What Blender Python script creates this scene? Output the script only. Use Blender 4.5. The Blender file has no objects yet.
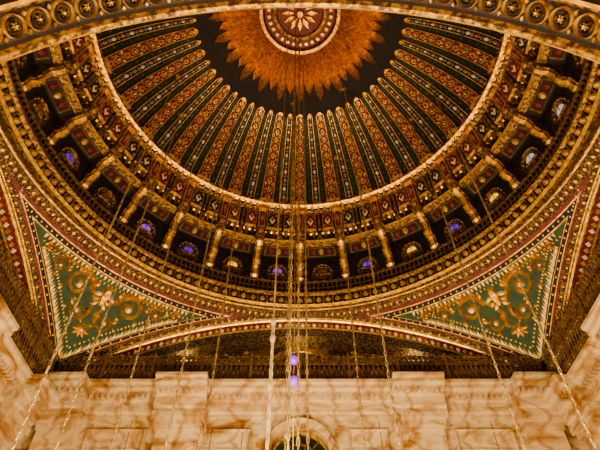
import bpy, math, random
from math import sin, cos, pi, sqrt, radians, asin, tan, atan, exp
from mathutils import Vector
random.seed(4)
U = 16.0; OZ = 1.6
scene = bpy.context.scene
try: scene.view_settings.look = 'AgX - Medium High Contrast'
except Exception as ex: print('look', ex)

# ------------------------------------------------------------------ materials
def painted(name, c1, c2, metallic=0.0, rough=0.5, scale=3.0, bump=0.0, emis=0.0, detail=6, lo=.35, hi=.65):
    m = bpy.data.materials.new(name); m.use_nodes = True
    nt = m.node_tree; b = nt.nodes['Principled BSDF']
    tc = nt.nodes.new('ShaderNodeTexCoord')
    n = nt.nodes.new('ShaderNodeTexNoise'); n.inputs['Scale'].default_value = scale
    n.inputs['Detail'].default_value = detail
    r = nt.nodes.new('ShaderNodeValToRGB')
    r.color_ramp.elements[0].position = lo; r.color_ramp.elements[1].position = hi
    r.color_ramp.elements[0].color = (*c1, 1); r.color_ramp.elements[1].color = (*c2, 1)
    nt.links.new(tc.outputs['Object'], n.inputs['Vector'])
    nt.links.new(n.outputs['Fac'], r.inputs['Fac'])
    nt.links.new(r.outputs['Color'], b.inputs['Base Color'])
    b.inputs['Metallic'].default_value = metallic
    b.inputs['Roughness'].default_value = rough
    if bump:
        bp = nt.nodes.new('ShaderNodeBump'); bp.inputs['Strength'].default_value = bump
        bp.inputs['Distance'].default_value = 0.08
        nt.links.new(n.outputs['Fac'], bp.inputs['Height'])
        nt.links.new(bp.outputs['Normal'], b.inputs['Normal'])
    if emis:
        nt.links.new(r.outputs['Color'], b.inputs['Emission Color'])
        b.inputs['Emission Strength'].default_value = emis
    return m

GOLD = painted('gilded_plaster', (.50,.26,.032), (.95,.62,.14), .62, .36, 5, .3)
OGOLD = painted('old_gold', (.080,.040,.009), (.42,.24,.050), .5, .42, 8, .4, lo=.42, hi=.6)
RED = painted('oxblood_paint', (.12,.010,.005), (.22,.026,.012), 0, .5, 3)
GREEN = painted('bottle_green_paint', (.010,.042,.009), (.026,.076,.016), 0, .5, 3)
DGREEN = painted('black_green_paint', (.010,.022,.007), (.022,.038,.012), 0, .5, 3)
BLUE = painted('blue_enamel', (.07,.10,.18), (.20,.24,.34), 0, .4, 6)
CREAM = painted('cream_gilding', (.75,.58,.28), (.95,.85,.56), .2, .4, 6)
BROWN = painted('umber_filigree', (.030,.016,.006), (.27,.15,.035), .3, .5, 13, .4, detail=3, lo=.50, hi=.58)
DARK = painted('dark_recess', (.010,.008,.005), (.022,.015,.009), 0, .7, 3)
WOOD = painted('dark_bronze_grille', (.10,.055,.022), (.26,.15,.06), .3, .5, 8)
ORANGE = painted('burnt_orange_paint', (.24,.10,.016), (.40,.18,.032), .2, .5, 3)
CHAIN = painted('tarnished_brass', (.24,.16,.06), (.58,.42,.18), .4, .4, 5)
CORD = painted('straw_cord', (.22,.15,.07), (.45,.33,.17), 0, .7, 9)
GB = painted('blue_stained_glass', (.07,.01,.45), (.16,.04,.8), 0, .2, 3, 0, .6)
GP = painted('purple_stained_glass', (.18,.03,.55), (.32,.08,.9), 0, .2, 3, 0, .7)
GY = painted('yellow_stained_glass', (.9,.45,.01), (1.0,.70,.04), 0, .2, 3, 0, .8)
GA = painted('amber_stained_glass', (.12,.04,.005), (.22,.09,.01), 0, .2, 3, 0, .1)
GW = painted('clear_glass_pane', (.30,.32,.5), (.6,.6,.8), 0, .2, 3, 0, .4)
FLOOR = painted('carpet_red', (.20,.03,.015), (.3,.06,.03), 0, .9, 4)
MATS = [GOLD,OGOLD,RED,GREEN,DGREEN,BLUE,CREAM,BROWN,DARK,WOOD,ORANGE,CHAIN,CORD,GB,GP,GY,GA,GW]
gold,ogold,red,green,dgreen,blue,cream,brown,dark,wood,orange,chainm,cordm,gb,gp,gy,ga,gw = range(18)

def marble_mat():
    m = bpy.data.materials.new('veined_alabaster'); m.use_nodes = True
    nt = m.node_tree; b = nt.nodes['Principled BSDF']
    tc = nt.nodes.new('ShaderNodeTexCoord')
    mp = nt.nodes.new('ShaderNodeMapping'); mp.inputs['Scale'].default_value = (.5,.5,1.0)
    n1 = nt.nodes.new('ShaderNodeTexNoise'); n1.inputs['Scale'].default_value = 1.0
    n1.inputs['Detail'].default_value = 8; n1.inputs['Roughness'].default_value = .58
    n1.inputs['Distortion'].default_value = 1.0
    r1 = nt.nodes.new('ShaderNodeValToRGB'); cr = r1.color_ramp
    cr.elements[0].position = .28; cr.elements[0].color = (.15,.065,.016,1)
    cr.elements[1].position = .78; cr.elements[1].color = (.26,.12,.032,1)
    for p,c in ((.38,(.33,.18,.055,1)),(.45,(.50,.34,.15,1)),(.53,(.62,.49,.27,1)),(.61,(.50,.34,.15,1)),(.69,(.36,.19,.06,1))):
        e = cr.elements.new(p); e.color = c
    w = nt.nodes.new('ShaderNodeTexWave'); w.inputs['Scale'].default_value = .5
    w.inputs['Distortion'].default_value = 8; w.inputs['Detail'].default_value = 5; w.inputs['Detail Scale'].default_value = 1.5
    r2 = nt.nodes.new('ShaderNodeValToRGB')
    r2.color_ramp.elements[0].position=.0; r2.color_ramp.elements[0].color=(.5,.26,.10,1)
    r2.color_ramp.elements[1].position=.14; r2.color_ramp.elements[1].color=(1,1,1,1)
    mx = nt.nodes.new('ShaderNodeMixRGB'); mx.blend_type='MULTIPLY'; mx.inputs['Fac'].default_value=.5
    L = nt.links.new
    L(tc.outputs['Object'], mp.inputs['Vector']); L(mp.outputs['Vector'], n1.inputs['Vector']); L(mp.outputs['Vector'], w.inputs['Vector'])
    L(n1.outputs['Fac'], r1.inputs['Fac']); L(w.outputs['Fac'], r2.inputs['Fac'])
    L(r1.outputs['Color'], mx.inputs['Color1']); L(r2.outputs['Color'], mx.inputs['Color2'])
    L(mx.outputs['Color'], b.inputs['Base Color']); b.inputs['Roughness'].default_value=.25
    return m
MARBLE = marble_mat(); MATS.append(MARBLE); marble = 18
MATS.append(painted('sunburst_gilding', (.46,.20,.020), (.95,.52,.09), .62, .36, 6, .3)); sung = 19
MATS.append(FLOOR); carpet = 20

# ------------------------------------------------------------------ mesh helper
class MB:
    def __init__(s): s.v=[]; s.f=[]; s.m=[]
    def add(s, p):
        s.v.append((p[0]*U, p[1]*U, p[2]*U+OZ)); return len(s.v)-1
    def face(s, idx, mat): s.f.append(idx); s.m.append(mat)
    def poly(s, pts, mat): s.face([s.add(p) for p in pts], mat)
    def emit(s, pts, mp, h0, h1, mat, k=.8):
        cx=sum(p[0] for p in pts)/len(pts); cy=sum(p[1] for p in pts)/len(pts)
        b=[s.add(mp(p[0],p[1],h0)) for p in pts]
        t=[s.add(mp(cx+(p[0]-cx)*k, cy+(p[1]-cy)*k, h1)) for p in pts]
        n=len(pts)
        s.face(t, mat)
        for i in range(n):
            j=(i+1)%n; s.face([b[i],b[j],t[j],t[i]], mat)
    def ribbon(s, line, ws, mp, h0, h1, mat):
        n=len(line); L=[];T=[];R=[]
        for i in range(n):
            a=line[max(0,i-1)]; c=line[min(n-1,i+1)]
            dx,dy=c[0]-a[0],c[1]-a[1]; l=math.hypot(dx,dy) or 1
            nx,ny=-dy/l,dx/l
            w=(ws[i] if hasattr(ws,'__len__') else ws)/2
            x,y=line[i]
            L.append(s.add(mp(x+nx*w,y+ny*w,h0))); R.append(s.add(mp(x-nx*w,y-ny*w,h0))); T.append(s.add(mp(x,y,h1)))
        for i in range(n-1):
            s.face([L[i],L[i+1],T[i+1],T[i]],mat); s.face([T[i],T[i+1],R[i+1],R[i]],mat)
    def strip(s, la, lb, mp, h, mat):
        A=[s.add(mp(*p,h)) for p in la]; B=[s.add(mp(*p,h)) for p in lb]
        for i in range(len(A)-1): s.face([A[i],A[i+1],B[i+1],B[i]],mat)
    def box(s, x0,x1,y0,y1,z0,z1, mat, T=lambda p:p):
        c=[s.add(T((x,y,z))) for x in (x0,x1) for y in (y0,y1) for z in (z0,z1)]
        for q in ((0,1,3,2),(4,6,7,5),(0,4,5,1),(2,3,7,6),(0,2,6,4),(1,5,7,3)): s.face([c[i] for i in q],mat)
    def lathe(s, prof, mats, n=168):
        rows=[[s.add((r*sin(2*pi*i/n), r*cos(2*pi*i/n), z)) for i in range(n)] for r,z in prof]
        for k in range(len(prof)-1):
            for i in range(n):
                j=(i+1)%n; s.face([rows[k][i],rows[k][j],rows[k+1][j],rows[k+1][i]], mats[k])
    def done(s, name, smooth=False, parent=None):
        me=bpy.data.meshes.new(name); me.from_pydata(s.v,[],s.f)
        used=sorted(set(s.m)); rm={m:i for i,m in enumerate(used)}
        for m in used: me.materials.append(MATS[m])
        me.polygons.foreach_set('material_index',[rm[m] for m in s.m])
        if smooth: me.polygons.foreach_set('use_smooth',[True]*len(s.f))
        me.update()
        o=bpy.data.objects.new(name,me); scene.collection.objects.link(o)
        if parent: o.parent=parent
        return o
def empty(name):
    o=bpy.data.objects.new(name,None); scene.collection.objects.link(o); return o

def disc(cx,cy,r,n=10): return [(cx+r*cos(2*pi*i/n),cy+r*sin(2*pi*i/n)) for i in range(n)]
def circ(cx,cy,r,n=14): return [(cx+r*cos(2*pi*i/n),cy+r*sin(2*pi*i/n)) for i in range(n+1)]
def loz(cx,cy,a,b): return [(cx-a,cy),(cx,cy-b),(cx+a,cy),(cx,cy+b)]
def rect(x0,x1,y0,y1): return [(x0,y0),(x1,y0),(x1,y1),(x0,y1)]
def leaf(cx,cy,l,w,ang):
    pts=[(0,0),(.25,.7),(.5,1),(.75,.6),(1,0),(.75,-.6),(.5,-1),(.25,-.7)]
    c,s_=cos(ang),sin(ang)
    return [(cx+c*a*l-s_*b*w/2, cy+s_*a*l+c*b*w/2) for a,b in pts]
def spiral(cx,cy,r,turns,a0,d,n=26):
    pts=[];ws=[]
    for i in range(n):
        t=i/(n-1); rr=r*(1-.85*t); a=a0+d*turns*2*pi*t
        pts.append((cx+rr*cos(a),cy+rr*sin(a))); ws.append(r*.28*(1-.4*t))
    return pts,ws

# ------------------------------------------------------------------ DOME
A,B,ZC=.62,.453,1.267
def dome_pt(phi,be,h):
    r=A*sin(be); z=ZC+B*cos(be)
    n=Vector((sin(phi)*sin(be)/A, cos(phi)*sin(be)/A, cos(be)/B)).normalized()
    return (r*sin(phi)-n.x*h, r*cos(phi)-n.y*h, z-n.z*h)
dome=empty('dome_ceiling')
mb=MB()
prof=[];mm=[]
b0=radians(69.6)
for i in range(25):
    be=b0*(1-i/24)
    if i==24: be=.004
    r_=A*sin(be)
    prof.append((r_,ZC+B*cos(be))); mm.append(dgreen if r_>.36 else dark)
mb.lathe(prof,mm); mb.done('dome_shell',True,dome)

tb0,tb1=tan(b0/2),tan(asin(.345/A)/2)
cc=math.log(tb0/tb1)
def bev(v): return 2*atan(tb0*exp(-cc*v))
NS=30; pitch=2*pi/(2*NS)
ribs=MB()
def stripmap(phi0,hw): return lambda u,v,h: dome_pt(phi0+u*hw, bev(v), h)
vase=[(-.22,.04),(.22,.04),(.13,.16),(.55,.34),(.68,.55),(.28,.72),(.50,.94),(-.50,.94),(-.28,.72),(-.68,.55),(-.55,.34),(-.13,.16)]
NV=20
for k in range(NS):
    ph=2*pi*k/NS
    hw=pitch*.33; mp=stripmap(ph,hw)
    vs=[i/NV for i in range(NV+1)]
    ribs.strip([(-1,v) for v in vs],[(1,v) for v in vs],mp,.004,red)
    for sx in (-1,1):
        ribs.strip([(sx*1.14,v) for v in vs],[(sx*1.0,v) for v in vs],mp,.007,gold)
        ribs.strip([(sx*1.14,v) for v in vs],[(sx*1.22,v) for v in vs],mp,.003,dark)
    nc=11
    for c in range(nc):
        v0=c/nc; dv=1/nc
        f=lambda x,y: (x, v0+y*dv)
        if c%2==0:
            ribs.emit([f(*p) for p in vase],mp,.004,.013,gold,.8)
            ribs.emit([f(x,y) for x,y in disc(0,.52,.2,8)],mp,.0125,.015,red)
            for sx in (-1,1):
                ribs.emit([f(sx*.40,.06),f(sx*.92,.12),f(sx*.85,.34)],mp,.004,.008,cream)
        else:
            ribs.emit([f(*p) for p in loz(0,.5,.80,.46)],mp,.004,.010,gold,.85)
            ribs.emit([f(*p) for p in loz(0,.5,.48,.28)],mp,.0095,.0115,green if c%4==1 else dgreen,.9)
            ribs.emit([f(*p) for p in disc(0,.5,.16,6)],mp,.0115,.014,cream)
            for sx in (-1,1):
                for yy in (.08,.92): ribs.emit([f(*p) for p in disc(sx*.68,yy,.15,6)],mp,.004,.009,gold)
    ph2=ph+pitch; hw2=pitch*.19; mp=stripmap(ph2,hw2)
    ribs.strip([(-1,v) for v in vs],[(1,v) for v in vs],mp,.004,dark)
    for sx in (-1,1): ribs.strip([(sx*1.22,v) for v in vs],[(sx*.92,v) for v in vs],mp,.006,gold)
    nc=22
    for c in range(nc):
        v0=c/nc; dv=1/nc
        if c%2==0: ribs.emit([(x,v0+y*dv) for x,y in loz(0,.5,.7,.45)],mp,.004,.009,blue,.8)
        else: ribs.emit([(x,v0+y*dv) for x,y in disc(0,.5,.55,7)],mp,.004,.009,gold if c%4==1 else cream,.7)
    for s_ in (-1,1):
        mp=stripmap(ph+s_*pitch*.60,pitch*.06)
        for c in range(24):
            ribs.emit([(x,(c+y)/24) for x,y in loz(0,.5,.8,.30)],mp,0,.004,ogold if c%2 else green,.8)
    mp=stripmap(ph,hw)
    ribs.emit(rect(-1.35,1.35,-.0,.022),mp,.003,.018,gold,.9)
    for pp,q in ((ph,1.10),(ph2,.75)):
        mp=stripmap(pp,pitch*.33)
        ribs.emit([(q*cos(pi*i/8),.99+.055*sin(pi*i/8)) for i in range(9)],mp,.002,.010,gold,.75)
ribs.done('ornamental_ribs',False,dome)

sb=MB()
def polar(phi0):
    return lambda u,v,h: dome_pt(phi0+u/max(v,.004), asin(max(v,.001)/A), h)
for k in range(48):
    ph=2*pi*k/48
    mp=polar(ph)
    L=.300 if k%2==0 else .274
    w=.290*2*pi/48
    n=8
    line=[(0,.128+(L-.128)*i/(n-1)) for i in range(n)]
    ws=[w*.38,w*.48,w*.58,w*.66,w*.75,w*.82,w*.70,.001]
    sb.ribbon(line,ws,mp,.003,.022,sung)
    mp=polar(ph+pi/48)
    sb.ribbon([(0,.13),(0,.24)],[.002,.007],mp,.003,.012,gold)
zz=lambda r,h: ZC+B*cos(asin(r/A))-h
sb.lathe([(.235,zz(.235,.001)),(.22,zz(.22,.003)),(.18,zz(.18,.003)),(.10,zz(.10,.003))],[ogold]*3,88)
sb.lathe([(.138,zz(.138,.005)),(.132,zz(.132,.020)),(.122,zz(.122,.020)),(.116,zz(.116,.006)),(.092,zz(.092,.006)),(.088,zz(.088,.014)),(.078,zz(.078,.014)),(.074,zz(.074,.006)),(.001,zz(.001,.006))],
         [sung,sung,ogold,red,sung,ogold,ogold,red],88)
for k in range(30):
    mp=polar(2*pi*k/30)
    sb.emit(disc(0,.104,.0075,8),mp,.005,.014,gold)
for k in range(12):
    mp=polar(2*pi*k/12)
    sb.emit([(0,.014),(.010,.040),(0,.066),(-.010,.040)],mp,.005,.014,sung)
sb.emit(disc(0,0,.014,12),lambda u,v,h:(u,v,ZC+B-h),.004,.03,gold,.7)
sb.done('sunburst_medallion',False,dome)

# ------------------------------------------------------------------ DRUM
drum=empty('dome_drum')
d=MB()
d.lathe([(.705,1.046),(.665,1.008),(.655,1.008),(.650,1.016),(.657,1.020),(.657,1.054),(.648,1.058),(.650,1.066),(.682,1.07),(.682,1.25),(.640,1.262),(.622,1.268),(.618,1.274),(.618,1.300),(.612,1.304),(.604,1.395),(.588,1.40),(.590,1.412),(.576,1.418),(.574,1.424),(.581,1.4255)],
 [brown,ogold,gold,ogold,dark,ogold,gold,ogold,dark,dark,ogold,gold,dark,gold,dark,ogold,dark,gold,ogold,gold],224)
d.done('drum_shell',False,drum)
def cone(r0,z0,r1,z1,phi):
    def f(u,v,h):
        r=r0+(r1-r0)*v; z=z0+(z1-z0)*v
        a=phi+u/r0
        return ((r-h)*sin(a),(r-h)*cos(a),z-h*.15)
    return f
orn=MB()
NB=140
for k in range(NB):
    ph=2*pi*k/NB; mp=cone(.657,1.020,.657,1.054,ph); w=.655*2*pi/NB
    orn.emit([(x,.5+y/.034) for x,y in disc(0,0,.0095,8)],mp,0,.010,gold,.5)
    orn.emit([(w/2-.003,.05),(w/2+.003,.05),(w/2+.003,.95),(w/2-.003,.95)],mp,0,.005,ogold)
    mp=cone(.665,1.008,.705,1.046,ph)
    orn.emit([(0,.1),(.009,.4),(0,.8),(-.009,.4)],mp,-.001,.008,gold,.6)
for k in range(280):
    ph=2*pi*k/280; mp=cone(.668,1.068,.668,1.125,ph)
    orn.emit(rect(-.0022,.0022,0,1),mp,-.001,.003,ogold if k%5==0 else wood,.9)
orn.lathe([(.671,1.121),(.664,1.121),(.664,1.126),(.671,1.126)],[wood,ogold,wood],168)
orn.lathe([(.669,1.096),(.666,1.096),(.666,1.099),(.669,1.099)],[wood,wood,wood],168)
NW=28; wp=2*pi/NW
cmap={1:gb,2:gy,3:gb,4:gy,5:gw,6:gw,7:ga,0:ga,-1:gp,-2:gy,-3:gb,-4:gp,-5:ga,-6:gb}
for k in range(NW):
    kk=k if k<14 else k-28
    ph=(k+.5)*wp
    mp=lambda u,v,h,ph=ph:((.682-h)*sin(ph+u/.682),(.682-h)*cos(ph+u/.682),v)
    col=cmap.get(kk,ga)
    hw_=.0165
    arch=[(-hw_,1.174),(hw_,1.174),(hw_,1.180)]+[(hw_*cos(t*pi/6),1.180+.014*sin(t*pi/6)) for t in range(1,6)]+[(-hw_,1.180)]
    big=[(x*2.2,1.150+(y-1.174)*3.1) for x,y in arch]
    mid=[(x*1.4,1.167+(y-1.174)*1.6) for x,y in arch]
    orn.emit(big,mp,0,.002,brown,.98)
    orn.emit(mid,mp,.002,.0035,dark,.98)
    orn.emit(arch,mp,.0035,.0045,col,.95)
    orn.ribbon(mid+[mid[0]],.004,mp,0,.008,ogold)
    orn.ribbon(big[2:],.005,mp,0,.009,ogold)
    orn.ribbon([(0,1.174),(0,1.193)],.003,mp,.004,.007,ogold)
    for j in range(7):
        t=pi*(j+.5)/7
        orn.emit(loz(hw_*1.8*cos(t),1.172+.034*sin(t)+.004,.003,.003),mp,.002,.006,gold,.6)
    mps=cone(.681,1.250,.640,1.262,ph)
    orn.ribbon([(-.048,.15),(.048,.15),(.046,.9),(-.046,.9),(-.048,.15)],.005,lambda u,v,h,m=mps:m(u,v,0)[:2]+(m(u,v,0)[2]-h,),0,.004,gold)
    for j in (-1,0,1):
        orn.emit([(j*.028+x*.010,.52+y*.28) for x,y in disc(0,0,1,8)],lambda u,v,h,m=mps:m(u,v,0)[:2]+(m(u,v,0)[2]-h,),0,.006,gold if j==0 else red,.6)
    ph=k*wp
    def bm(u,r,z,ph=ph): a=ph+u/.65; return (r*sin(a),r*cos(a),z)
    profb=[(.683,1.262),(.615,1.268),(.612,1.252),(.625,1.240),(.640,1.236),(.648,1.215),(.645,1.195),(.655,1.180),(.668,1.178),(.672,1.150),(.683,1.140)]
    for (hw,dr,m1,m2) in ((.013,0,ogold,ogold),(.006,.004,gold,gold)):
        Lx=[orn.add(bm(-hw,r-dr,z-dr)) for r,z in profb]; Rx=[orn.add(bm(hw,r-dr,z-dr)) for r,z in profb]
        orn.face(Lx,m1); orn.face(Rx,m1)
        for i in range(len(profb)-1): orn.face([Lx[i],Lx[i+1],Rx[i+1],Rx[i]],m2)
    mpc=cone(.614,1.268,.602,1.400,ph)
    orn.emit(rect(-.019,.019,.0,.24),mpc,-.01,.018,ogold,.85)
    orn.emit([(x*.010,.12+y*.075) for x,y in disc(0,0,1,8)],mpc,.016,.024,gold,.7)
    orn.emit(rect(-.014,.014,.26,.98),mpc,-.005,.012,gold,.88)
    orn.emit(rect(-.009,.009,.34,.9),mpc,.0115,.013,red,.92)
    orn.emit(loz(0,.62,.006,.2),mpc,.013,.018,gold,.7)
    orn.emit(rect(-.019,.019,.95,1.06),mpc,-.005,.020,gold,.85)
    ph=(k+.5)*wp
    mpc=cone(.614,1.268,.602,1.400,ph)
    orn.emit(rect(-.010,.010,.02,.22),mpc,-.01,.010,ogold,.75)
    orn.emit(rect(-.005,.005,.3,.95),mpc,-.004,.008,ogold,.85)
    for sx in (-1,1):
        cx=sx*.031
        orn.emit(rect(cx-.021,cx+.021,.31,.93),mpc,-.002,.008,gold,.90)
        orn.emit(rect(cx-.017,cx+.017,.37,.87),mpc,.0075,.009,dgreen if (k%2) else red,.97)
        orn.emit(loz(cx,.62,.012,.17),mpc,.0085,.012,cream,.55)
        orn.emit([(cx+x*.0045,.62+y*.06) for x,y in disc(0,0,1,6)],mpc,.012,.015,red,.7)
        for q in (-1,1):
            for w_ in (-1,1):
                orn.emit(loz(cx+q*.012,.62+w_*.17,.004,.05),mpc,.0085,.012,gold,.7)
    for j in range(-3,4):
        orn.emit([(j*.0205-.008,.26),(j*.0205+.008,.26),(j*.0205,.06)],mpc,-.004,.010,gold if j%2 else ogold,.6)
for k in range(168):
    ph=2*pi*k/168
    mp=lambda u,v,h,ph=ph:((.588-h)*sin(ph+u/.588),(.588-h)*cos(ph+u/.588),v)
    orn.emit(disc(0,1.4055,.0058,6),mp,-.003,.007,gold,.5)
    mp=lambda u,v,h,ph=ph:((.573-h)*sin(ph+u/.573),(.573-h)*cos(ph+u/.573),v)
    orn.emit(loz(0,1.422,.007,.005),mp,-.003,.004,ogold if k%2 else red,.7)
    mp=lambda u,v,h,ph=ph:((.682-h)*sin(ph+u/.682),(.682-h)*cos(ph+u/.682),v)
    orn.emit(loz(0,1.142,.008,.009),mp,-.001,.004,ogold,.7)
orn.done('drum_ornament',False,drum)

# ------------------------------------------------------------------ PENDENTIVES
S=.74; ZS=-.283; RHO=1.506
lam0=asin((1.015-ZS)/RHO)
def sph(phi,z,h):
    s_=min(.9999,(z-ZS)/RHO); c=sqrt(1-s_*s_); R=RHO-h
    return (R*c*sin(phi),R*c*cos(phi),ZS+R*s_)
def zedge(psi,t):
    m=cos(pi/4-abs(psi))
    q=RHO**2-((S-t)/m)**2
    return ZS+sqrt(max(q,0))
for k in range(4):
    pc=pi/4+k*pi/2
    P_=MB()
    def shell(t,zt,mat,h,n=60):
        lim=pi/4
        while lim>0 and zedge(lim,t)>zt-.0005: lim-=.002
        rows=[]
        for i in range(n+1):
            ps=-lim+2*lim*i/n; ze=zedge(ps,t)
            rows.append([P_.add(sph(pc+ps,ze+(zt-ze)*j/8,h)) for j in range(9)])
        for i in range(n):
            for j in range(8): P_.face([rows[i][j],rows[i+1][j],rows[i+1][j+1],rows[i][j+1]],mat)
        return lim
    shell(0,1.05,ogold,0)
    shell(.004,1.046,gold,.002); shell(.007,1.044,brown,.003); shell(.0205,1.0295,red,.004)
    shell(.0255,1.0250,gold,.0055); shell(.0280,1.0230,dark,.0065)
    shell(.036,1.0165,gold,.008); lim=shell(.0375,1.0145,green,.009)
    mp=lambda u,v,h: sph(pc+u/(RHO*cos(lam0-v/RHO)), ZS+RHO*sin(lam0-v/RHO), h)
    mz=lambda u,v,h: sph(pc+u,v,h)
    for zt,mat,nn,sz in ((1.037,gold,60,.007),(1.020,cream,64,.0035)):
        for i in range(nn):
            ps=-pi/4+pi/2*(i+.5)/nn
            if zedge(ps,.02)<zt: P_.emit([(ps+x/.76,zt+y*.55) for x,y in loz(0,0,sz,sz*1.3)],mz,.003,.012,mat,.6)
    for t,mat,nn,sz in ((.0135,gold,60,.006),(.0322,cream,66,.0038)):
        for i in range(nn):
            ps=-pi/4+pi/2*(i+.5)/nn; ze=zedge(ps,t)
            if ze<1.03: P_.emit([(ps+x/.85,ze+y*.6) for x,y in loz(0,0,sz,sz)],mz,.003,.012,mat,.6)
    n=44
    for i in range(n):
        ps=-lim*.97+2*lim*.97*(i+.5)/n; z=1.0140
        if zedge(ps,.05)<z-.006:
            P_.emit([(ps-.0070,z),(ps+.0070,z),(ps,z-.0085)],mz,.009,.0115,cream if i%2 else gold,.8)
            P_.emit(loz(ps+.010,z-.0105,.0035,.003),mz,.009,.0115,gold,.8)
    for sg in (-1,1):
        for i in range(40):
            ps=sg*lim*.97*(i+.5)/40
            zi=zedge(ps,.055)
            z1=zedge(ps-.007,.040); z2=zedge(ps+.007,.040)
            if zi<1.003:
                P_.emit([(ps-.007,z1),(ps+.007,z2),(ps,zi)],mz,.009,.0115,cream if i%2 else gold,.8)
                P_.emit(loz(ps,zedge(ps,.062),.004,.003),mz,.009,.0115,gold,.8)
    for sg in (-1,1):
        for (cx,cy,r,tr,a0,dd) in ((.082,.062,.042,1.5,pi,1),(.158,.044,.025,1.5,pi*.95,1),(.045,.128,.028,1.4,pi*1.2,-1),(.208,.030,.014,1.3,pi,1)):
            ln,ws=spiral(sg*cx,cy,r,tr,a0 if sg>0 else pi-a0,dd*sg)
            P_.ribbon(ln,[w*1.35 for w in ws],mp,.009,.025,gold)
            P_.emit(disc(sg*cx,cy,r*.26,10),mp,.009,.020,cream,.6)
            for j in range(5):
                a=a0+dd*(.4+j*1.1); a=a if sg>0 else pi-a
                P_.emit(leaf(sg*cx+r*1.05*cos(a),cy+r*1.05*sin(a),r*.55,r*.34,a+.8*sg),mp,.009,.016,gold,.6)
        P_.ribbon([(sg*.004,.165),(sg*.022,.150),(sg*.010,.12),(sg*.020,.085),(sg*.042,.050),(sg*.042,.030),(sg*.08,.014),(sg*.12,.018),(sg*.17,.014),(sg*.22,.012)],[.009,.013,.012,.012,.012,.011,.010,.009,.007,.003],mp,.009,.020,gold)
        for j in range(3):
            P_.emit(leaf(sg*.004,.050+.014*j,.036-.004*j,.013,pi/2-sg*(pi/2-.35-.15*j)),mp,.009,.019,gold if j%2 else cream,.6)
    P_.emit([(x*.60,.055+y*.9) for x,y in [(-.018,-.03),(0,-.042),(.018,-.03),(.022,.0),(.012,.03),(0,.045),(-.012,.03),(-.022,0)]],mp,.009,.024,gold,.7)
    for j in range(5):
        P_.emit(leaf(0,.172,.032,.011,pi/2+(j-2)*.7),mp,.009,.016,gold,.6)
    P_.ribbon(circ(0,.172,.015),.006,mp,.009,.019,gold); P_.emit(disc(0,.172,.007),mp,.009,.02,cream,.6)
    P_.done('pendentive')

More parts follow.
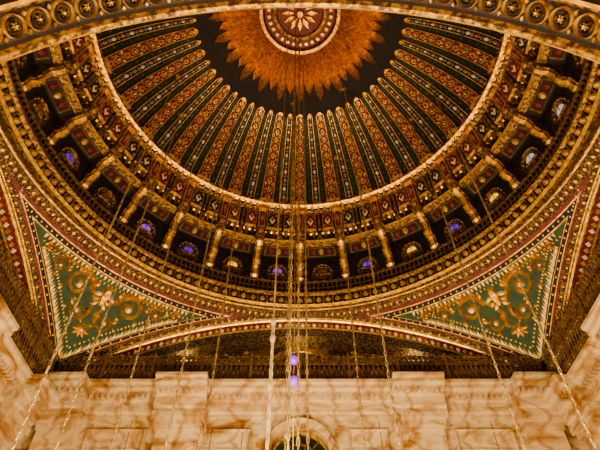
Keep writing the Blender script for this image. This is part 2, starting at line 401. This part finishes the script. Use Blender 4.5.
# ------------------------------------------------------------------ four sides
rr=sqrt(RHO**2-S*S); zcrown=ZS+rr
def rot(k):
    a=k*pi/2; c,s_=cos(a),sin(a)
    return lambda p:(p[0]*c+p[1]*s_, -p[0]*s_+p[1]*c, p[2])
names=['north','east','south','west']
def zarch(x): return ZS+sqrt(rr*rr-x*x)
for k in range(4):
    T=rot(k)
    DZ = -.050 if k%2 else 0.0       # side galleries sit lower with a taller screen
    a=MB()
    n=60; xs=[-S+2*S*i/n for i in range(n+1)]
    ys=[0,.004,.010,.036,.042,.07]; hs=[0,.004,.002,.002,.004,.012]; ms=[gold,ogold,red,gold,brown]
    rows=[[a.add(T((x,S+ys[j]-.001,zarch(x)-hs[j]))) for x in xs] for j in range(6)]
    for j in range(5):
        for i in range(n): a.face([rows[j][i],rows[j][i+1],rows[j+1][i+1],rows[j+1][i]],ms[j])
    for i in range(80):
        x=-S+2*S*(i+.5)/80
        mp=lambda u,v,h: T((u,S+v,zarch(u)-h))
        a.emit(loz(x,.023,.007,.009),mp,.001,.008,gold if i%2 else cream,.7)
    a.done('supporting_arch')
    s=MB()
    nt_,nb=48,12; ymid=S+.07; ay=.50
    def sdp(t,be,h=0):
        x=S*.995*sin(t)*cos(be)
        zf=(zarch(S*.995*sin(t))-.012)
        f=cos(be)
        return T((x, ymid+ay*sin(be), .780+(zf-.780-h)*f))
    G=[[s.add(sdp(-pi/2+pi*i/nt_, pi/2*j/nb)) for i in range(nt_+1)] for j in range(nb+1)]
    for j in range(nb):
        for i in range(nt_):
            m=brown
            if j in (0,): m=ogold
            elif j in (3,): m=red
            elif j==1: m=orange if i%4<2 else brown
            else: m=green if (i//3)%2 else brown
            s.face([G[j][i],G[j][i+1],G[j+1][i+1],G[j+1][i]],m)
    mpd=lambda u,v,h: sdp(u,v,h)
    for tc,rx,ry in ((0,.135,.15),):
        c0=.27
        s.emit([(tc+rx*cos(2*pi*i/24),c0+ry*sin(2*pi*i/24)) for i in range(24)],mpd,-.001,.010,gold,.93)
        s.emit([(tc+rx*.84*cos(2*pi*i/24),c0+ry*.84*sin(2*pi*i/24)) for i in range(24)],mpd,.009,.012,dgreen,.97)
        s.emit([(tc+rx*.4*cos(2*pi*i/12),c0+ry*.4*sin(2*pi*i/12)) for i in range(12)],mpd,.011,.016,ogold,.8)
        for i in range(16):
            s.emit(disc(tc+rx*.62*cos(2*pi*i/16),c0+ry*.62*sin(2*pi*i/16),.008,6),mpd,.011,.015,gold,.6)
    for sg in (-1,1):
        for j in range(7):
            tx=sg*(.20+j*.10)
            s.emit(loz(tx,.27,.035,.09),mpd,0,.008,gold if j%2 else orange,.8)
            s.emit(loz(tx,.27,.018,.05),mpd,.007,.011,red if j%2 else cream,.8)
            s.emit(disc(tx+sg*.05,.14,.016,6),mpd,0,.007,gold,.6)
        for j in range(6):
            tx=sg*(.1+j*.12)
            ln,ws=spiral(tx,.50,.05,1.3,0,sg,14); s.ribbon(ln,[w for w in ws],mpd,0,.008,gold)
    s.done('semi_dome',False)

    w=MB()
    zt=.77+DZ; zf=-OZ/U; wr=.080; wc=.590+DZ; sill=.30
    def col(x0,x1,z0,z1,y0=S,y1=S+.06,m=marble): w.box(x0,x1,y0,y1,z0,z1,m,T)
    col(-S-.06,-wr,zf,zt); col(wr,S+.06,zf,zt); col(-wr,wr,zf,sill)
    nn=20
    for i in range(nn):
        x0=-wr+2*wr*i/nn; x1=-wr+2*wr*(i+1)/nn
        q0=wc+sqrt(max(0,wr*wr-x0*x0)); q1=wc+sqrt(max(0,wr*wr-x1*x1))
        c=[w.add(T(p)) for p in ((x0,S,q0),(x1,S,q1),(x1,S,zt),(x0,S,zt),(x0,S+.06,q0),(x1,S+.06,q1))]
        w.face([c[0],c[1],c[2],c[3]],marble); w.face([c[0],c[1],c[5],c[4]],marble)
    mpj=lambda u,v,h: T((u,S-h,v))
    for zj in (.25,.37,.49,.61):
        for (x0,x1) in ((-.57,-.395),(-.245,-.12),(.12,.245),(.395,.57)):
            w.ribbon([(x0,zj),(x1,zj)],.0018,mpj,.0004,.0008,brown)
            xm=(x0+x1)/2+(.03 if int(zj*100)%2 else -.02)
            w.ribbon([(xm,zj),(xm,min(zj+.12,.685+DZ))],.0018,mpj,.0004,.0008,brown)
    w.done('wall_'+names[k])
    wi=MB()
    ar=[(wr*cos(pi*i/20),wc+wr*sin(pi*i/20)) for i in range(21)]
    wi.poly([T((x,S+.055,z)) for x,z in [(wr,sill)]+ar+[(-wr,sill)]][:],dgreen)
    mpw=lambda u,v,h: T((u,S-h,v))
    o1=[(x*1.14,wc+(z-wc)*1.14) for x,z in ar]
    wi.ribbon([(wr*1.14,sill)]+o1+[(-wr*1.14,sill)],.022,mpw,0,.024,marble)
    mpi=lambda u,v,h: T((u,S+.03-h,v))
    wi.ribbon([(x*.95,wc+(z-wc)*.95) for x,z in ar],.008,mpi,0,.008,gold)
    wi.ribbon([(x*.55,wc+(z-wc)*.55) for x,z in ar],.006,mpi,0,.006,ogold)
    for i in range(1,8):
        an=pi*i/8; wi.ribbon([(0,wc),(wr*.95*cos(an),wc+wr*.95*sin(an))],.004,mpi,0,.005,ogold)
    wi.ribbon([(-wr,wc),(wr,wc)],.008,mpi,0,.008,ogold)
    for i in range(-2,3): wi.ribbon([(i*.025,sill),(i*.025,wc)],.004,mpi,0,.005,ogold)
    wi.done('window_%d'%(k+1))

    e=MB()
    prof_=[(0,.690),(.010,.691),(.010,.697),(.016,.702),(.016,.728),(.024,.732),(.026,.740),(.042,.746),(.052,.752),(.052,.762),(.060,.766),(.060,.775),(0,.775)]
    prof_=[(p,z+DZ) for p,z in prof_]
    PIL=((-.70,-.58),(-.39,-.25),(.25,.39),(.58,.70))
    def entab(x0,x1,pj):
        pr=[(0,prof_[0][1])]+[(p+pj,z) for p,z in prof_[(0 if pj else 1):-1]]+[(0,.775+DZ)]
        Lx=[e.add(T((x0,S-p,z))) for p,z in pr]
        Rx=[e.add(T((x1,S-p,z))) for p,z in pr]
        e.face(Lx,marble); e.face(Rx,marble)
        for i in range(len(Lx)-1): e.face([Lx[i],Lx[i+1],Rx[i+1],Rx[i]],marble)
    edges=[-S]+[v for p in PIL for v in p]+[S]
    for i in range(0,len(edges),2): entab(edges[i],edges[i+1],0)
    for (x0,x1) in PIL:
        entab(x0,x1,.034)
        e.box(x0+.014,x1-.014,S-.026,S,zf+.03,.645+DZ,marble,T)
        e.box(x0+.000,x1-.000,S-.046,S,.672+DZ,.690+DZ,marble,T)
        e.box(x0+.006,x1-.006,S-.038,S,.655+DZ,.672+DZ,marble,T)
        e.box(x0+.010,x1-.010,S-.032,S,.645+DZ,.655+DZ,marble,T)
        e.box(x0,x1,S-.040,S,zf,zf+.03,marble,T)
    for i in range(90):
        x=-.70+1.40*(i+.5)/90
        yy=S-.034 if any(a0-.004<x<a1+.004 for a0,a1 in PIL) else S
        e.box(x-.0045,x+.0045,yy-.042,yy-.018,.732+DZ,.7455+DZ,marble,T)
    for (x0,x1) in ((-.56,-.41),(-.23,-.13),(.13,.23),(.41,.56)):
        mpe=lambda u,v,h: T((u,S-h,v))
        e.ribbon([(x0,.40),(x0,.655+DZ),(x1,.655+DZ),(x1,.40),(x0,.40)],.012,mpe,.001,.012,marble)
    e.done('marble_entablature')

    g=MB()
    SR=.700; z0,z1=.776+DZ,.862
    g.box(-SR,SR,SR-.002,SR+.004,z1-.006,z1,ogold,T)
    g.box(-SR,SR,SR-.002,SR+.004,z0,z0+.006,wood,T)
    g.box(-SR,SR,SR-.001,SR+.003,z1-.028,z1-.024,wood,T)
    mpg=lambda u,v,h: T((u,SR+.001-h,v))
    nb_=100
    tiers=[(z0+.006,z1-.028)] if not k%2 else [(z0+.006,z0+.054),(z0+.054,z1-.028)]
    for i in range(nb_):
        x0=-SR+2*SR*i/nb_; x1=-SR+2*SR*(i+1)/nb_; xm=(x0+x1)/2
        g.ribbon([(x0,z0),(x0,z1)],.0042,mpg,-.001,.002,wood)
        for (ta_,tb_) in tiers:
            g.ribbon([(x0,ta_),(x1,tb_)],.0034,mpg,-.001,.0015,wood)
            g.ribbon([(x1,ta_),(x0,tb_)],.0034,mpg,-.001,.0015,wood)
            g.emit(loz(xm,(ta_+tb_)/2,.004,.006),mpg,-.001,.003,ogold,.6)
        g.ribbon(circ(xm,z1-.014,.0055,8),.0028,mpg,-.001,.002,wood)
        g.emit(loz(x0,z1+.004,.0025,.006),mpg,-.001,.002,wood,.6)
    for i in range(11):
        x=-SR+2*SR*i/10; g.box(x-.004,x+.004,SR-.004,SR+.005,z0,z1+.008,wood,T)
    g.box(-S,S,S+.004,S+.010,z0,.875,brown,T)
    g.done('gallery_balustrade')

fm=MB(); zf=-OZ/U
fm.box(-.82,.82,-.82,.82,zf-.02,zf,carpet); fm.done('floor')

# ------------------------------------------------------------------ near (tribune) arch
ta=MB(); CY=-.536; ya=CY+.22; ar_=.375; zs=.3475; yb=-S+.065
def am(u,v,h): t=u/ar_; return ((ar_-h)*sin(t), ya-v, zs+(ar_-h)*cos(t))
n=80; ts=[-pi/2*ar_+pi*ar_*i/n for i in range(n+1)]
vs=[0,.003,.008,.0125,.0165,.047,.050,.056,.060,.092,.096,.104,.16,.24,ya-yb]
hs=[0,.004,.004,.0,-.002,-.002,.0,.004,-.001,-.001,.003,.003,-.001,-.001,-.001]
ms=[gold,ogold,ogold,dark,dark,ogold,gold,dark,dark,gold,ogold,red,brown,brown]
rows=[[ta.add(am(t,vs[j],hs[j])) for t in ts] for j in range(len(vs))]
for j in range(len(vs)-1):
    for i in range(n): ta.face([rows[j][i],rows[j][i+1],rows[j+1][i+1],rows[j+1][i]],ms[j])
nc=40
for i in range(nc):
    u=-pi/2*ar_+pi*ar_*(i+.5)/nc
    for v,r in ((.0318,.0125),(.076,.0138)):
        ta.ribbon(circ(u,v,r,20),.0030,am,-.003,.004,gold)
        ta.ribbon(circ(u,v,r*.6,14),.0018,am,-.003,.002,ogold)
        for q in range(6):
            a_=q*pi/3; ta.emit(leaf(u,v,r*.5,r*.2,a_),am,-.003,.003,ogold,.6)
        ta.emit(disc(u,v,r*.2,8),am,-.002,.005,gold,.6)
    uu=u+pi*ar_/nc/2
    for v in (.022,.042,.064,.088): ta.emit(loz(uu,v,.0035,.0045),am,-.003,.003,ogold,.7)
zt_=.80; xo=.47
for side in (0,1):
    y=ya if side==0 else yb
    for i in range(n):
        p0=am(ts[i],0,0); p1=am(ts[i+1],0,0)
        ta.poly([(p0[0],y,p0[2]),(p1[0],y,p1[2]),(p1[0],y,zt_),(p0[0],y,zt_)],ogold)
for sg in (-1,1):
    ta.box(sg*ar_,sg*xo,yb,ya,zf,zs,marble)
    ta.box(sg*ar_,sg*xo,yb,ya,zs,zt_,ogold)
    ta.box(sg*(ar_-.012),sg*(xo+.01),yb,ya+.01,zs-.02,zs,marble)
ta.box(-xo,xo,yb,ya+.008,zt_,zt_+.015,gold)
ta.done('tribune_arch')

# ------------------------------------------------------------------ hanging chains with lamps
def chain_at(px,dist,ztop=None,zb=.17,lw=.0040,lamp=True):
    x=((px-300)/500)/.9907*dist; y=CY+dist
    r=sqrt(x*x+y*y)
    if ztop is None:
        ztop=ZC+B*sqrt(1-(r/A)**2)
    c=MB(); L=.0135; tube=.0011
    nL=int((ztop-zb)/(L*.82))
    for i in range(nL):
        zc=ztop-(i+.5)*L*.82
        flip=i%2
        ringp=[]
        for j in range(8):
            a=2*pi*j/8; du=cos(a)*lw*.5; dz=sin(a)*L*.5
            row=[]
            for q in range(4):
                b_=2*pi*q/4; rr_=tube*cos(b_); oo=tube*sin(b_)
                uu=du+rr_*cos(a); z=zc+dz+rr_*sin(a)
                row.append(c.add((x+uu,y+oo,z) if not flip else (x+oo,y+uu,z)))
            ringp.append(row)
        for j in range(8):
            for q in range(4):
                c.face([ringp[j][q],ringp[(j+1)%8][q],ringp[(j+1)%8][(q+1)%4],ringp[j][(q+1)%4]],chainm)
    def lathe_at(prof,mats,n=12):
        rows=[[c.add((x+r_*sin(2*pi*i/n),y+r_*cos(2*pi*i/n),z)) for i in range(n)] for r_,z in prof]
        for k in range(len(prof)-1):
            for i in range(n): c.face([rows[k][i],rows[k][(i+1)%n],rows[k+1][(i+1)%n],rows[k+1][i]],mats[k])
    lathe_at([(.008,ztop+.006),(.008,ztop-.002),(.003,ztop-.008),(.0008,ztop-.010)],[gold]*3)
    if lamp:
        lathe_at([(.001,zb+.002),(.004,zb),(.006,zb-.006),(.018,zb-.012),(.022,zb-.028),(.016,zb-.045),(.004,zb-.054),(.0005,zb-.056)],[gold,gold,gold,cream,cream,cream,gold])
    c.done('hanging_lamp_chain')
for px,dist in ((12,.70),(55,.82),(165,.86),(202,.98),(365,1.0),(400,.784),(525,.84),(596,.72),(285,.84),(110,.95)):
    chain_at(px,dist)
chain_at(298,.60,lw=.0030)
chain_at(288,.545,lamp=False,zb=.12,lw=.0028); chain_at(308,.70,lamp=False,zb=.12,lw=.0030)

cb=MB()
x0=((267-300)/500)/.9907*.5; y0=CY+.5
for s_ in range(3):
    n=90; prev=None
    for i in range(n+1):
        z=.40-(.40-.10)*i/n; a=i*.55+s_*2*pi/3
        wob=.0010+.0003*sin(i*.35)
        cx=x0+wob*cos(a); cy=y0+wob*sin(a)
        ring=[cb.add((cx+.0011*cos(q*pi/3),cy+.0011*sin(q*pi/3),z)) for q in range(6)]
        if prev:
            for q in range(6): cb.face([prev[q],prev[(q+1)%6],ring[(q+1)%6],ring[q]],cordm)
        prev=ring
for zk in (.40,.375,.31):
    rows=[[cb.add((x0+r_*cos(q*pi/5),y0+r_*sin(q*pi/5),zk+dz)) for q in range(10)] for r_,dz in ((.001,.008),(.0030,.004),(.0036,0),(.0030,-.004),(.001,-.008))]
    for k in range(4):
        for q in range(10): cb.face([rows[k][q],rows[k][(q+1)%10],rows[k+1][(q+1)%10],rows[k+1][q]],cordm)
r0=math.hypot(x0,y0); ztp=ZC+B*sqrt(1-(r0/A)**2)
rw=[[cb.add((x0+.0010*cos(q*pi/3),y0+.0010*sin(q*pi/3),z)) for q in range(6)] for z in (.40,ztp)]
for q in range(6): cb.face([rw[0][q],rw[0][(q+1)%6],rw[1][(q+1)%6],rw[1][q]],chainm)
cb.done('lamp_suspension_cord',True)

gl=MB()  # made-up glowing globes on a rod, standing in for two purple spots
xg=((293-300)/500)/.9907*.9; yg=CY+.9
def globe(zc,r):
    N=12; rows=[[gl.add((xg+r*sin(pi*j/8)*cos(2*pi*i/N),yg+r*sin(pi*j/8)*sin(2*pi*i/N),zc+r*cos(pi*j/8))) for i in range(N)] for j in range(9)]
    for j in range(8):
        for i in range(N): gl.face([rows[j][i],rows[j][(i+1)%N],rows[j+1][(i+1)%N],rows[j+1][i]],gp)
globe(.618,.0105); globe(.568,.0115)
rg=math.hypot(xg,yg); ztp=ZC+B*sqrt(1-(rg/A)**2)
gl.box(xg-.0008,xg+.0008,yg-.0008,yg+.0008,.15,ztp,chainm)
gl.done('purple_spot_globes',True)

ch=MB()
def torus(R,r,z,mat,n=48,m=8):
    rows=[[ch.add(((R+r*cos(2*pi*j/m))*cos(2*pi*i/n),(R+r*cos(2*pi*j/m))*sin(2*pi*i/n),z+r*sin(2*pi*j/m))) for j in range(m)] for i in range(n)]
    for i in range(n):
        for j in range(m): ch.face([rows[i][j],rows[(i+1)%n][j],rows[(i+1)%n][(j+1)%m],rows[i][(j+1)%m]],mat)
torus(.22,.004,.05,gold); torus(.12,.003,.07,gold)
for i in range(8):
    a=i*pi/4
    ch.poly([(.12*cos(a)-.002*sin(a),.12*sin(a)+.002*cos(a),.07),(.12*cos(a)+.002*sin(a),.12*sin(a)-.002*cos(a),.07),(.22*cos(a)+.002*sin(a),.22*sin(a)-.002*cos(a),.05),(.22*cos(a)-.002*sin(a),.22*sin(a)+.002*cos(a),.05)],gold)
ch.done('ring_chandelier')

def plight(x,y,z,w,col,rad=.35,name='lamp_and_fill_light'):
    l=bpy.data.lights.new(name,'POINT'); l.energy=w; l.color=col; l.shadow_soft_size=rad
    o=bpy.data.objects.new(name,l); o.location=(x*U,y*U,z*U+OZ); scene.collection.objects.link(o)
for i in range(6):
    a=i*pi/3+.3
    plight(.24*cos(a),.24*sin(a),.10,1950,(1,.87,.62))
plight(-.22,.46,.36,300,(1,.86,.60),.4)  # added fill to brighten the marble wall, no fixture here
plight(.30,.48,.34,170,(1,.86,.60),.4)  # second, weaker added fill for the marble
for k in range(4):
    for xx in (-.36,0,.36):
        p=rot(k)((xx,.92,.90)); plight(p[0],p[1],p[2],80,(1,.78,.46),.2,'gallery_fill_light')  # unseen fill added behind the screens to brighten the semi-domes

w=bpy.data.worlds.new('world'); scene.world=w; w.use_nodes=True
bg=w.node_tree.nodes['Background']; bg.inputs[0].default_value=(.9,.78,.62,1); bg.inputs[1].default_value=.06

cam=bpy.data.cameras.new('camera'); co=bpy.data.objects.new('camera',cam); scene.collection.objects.link(co)
cam.sensor_width=36; cam.lens=30; cam.clip_end=300
co.location=(0,CY*U,OZ); co.rotation_euler=(radians(90+49.6),0,0)
scene.camera=co
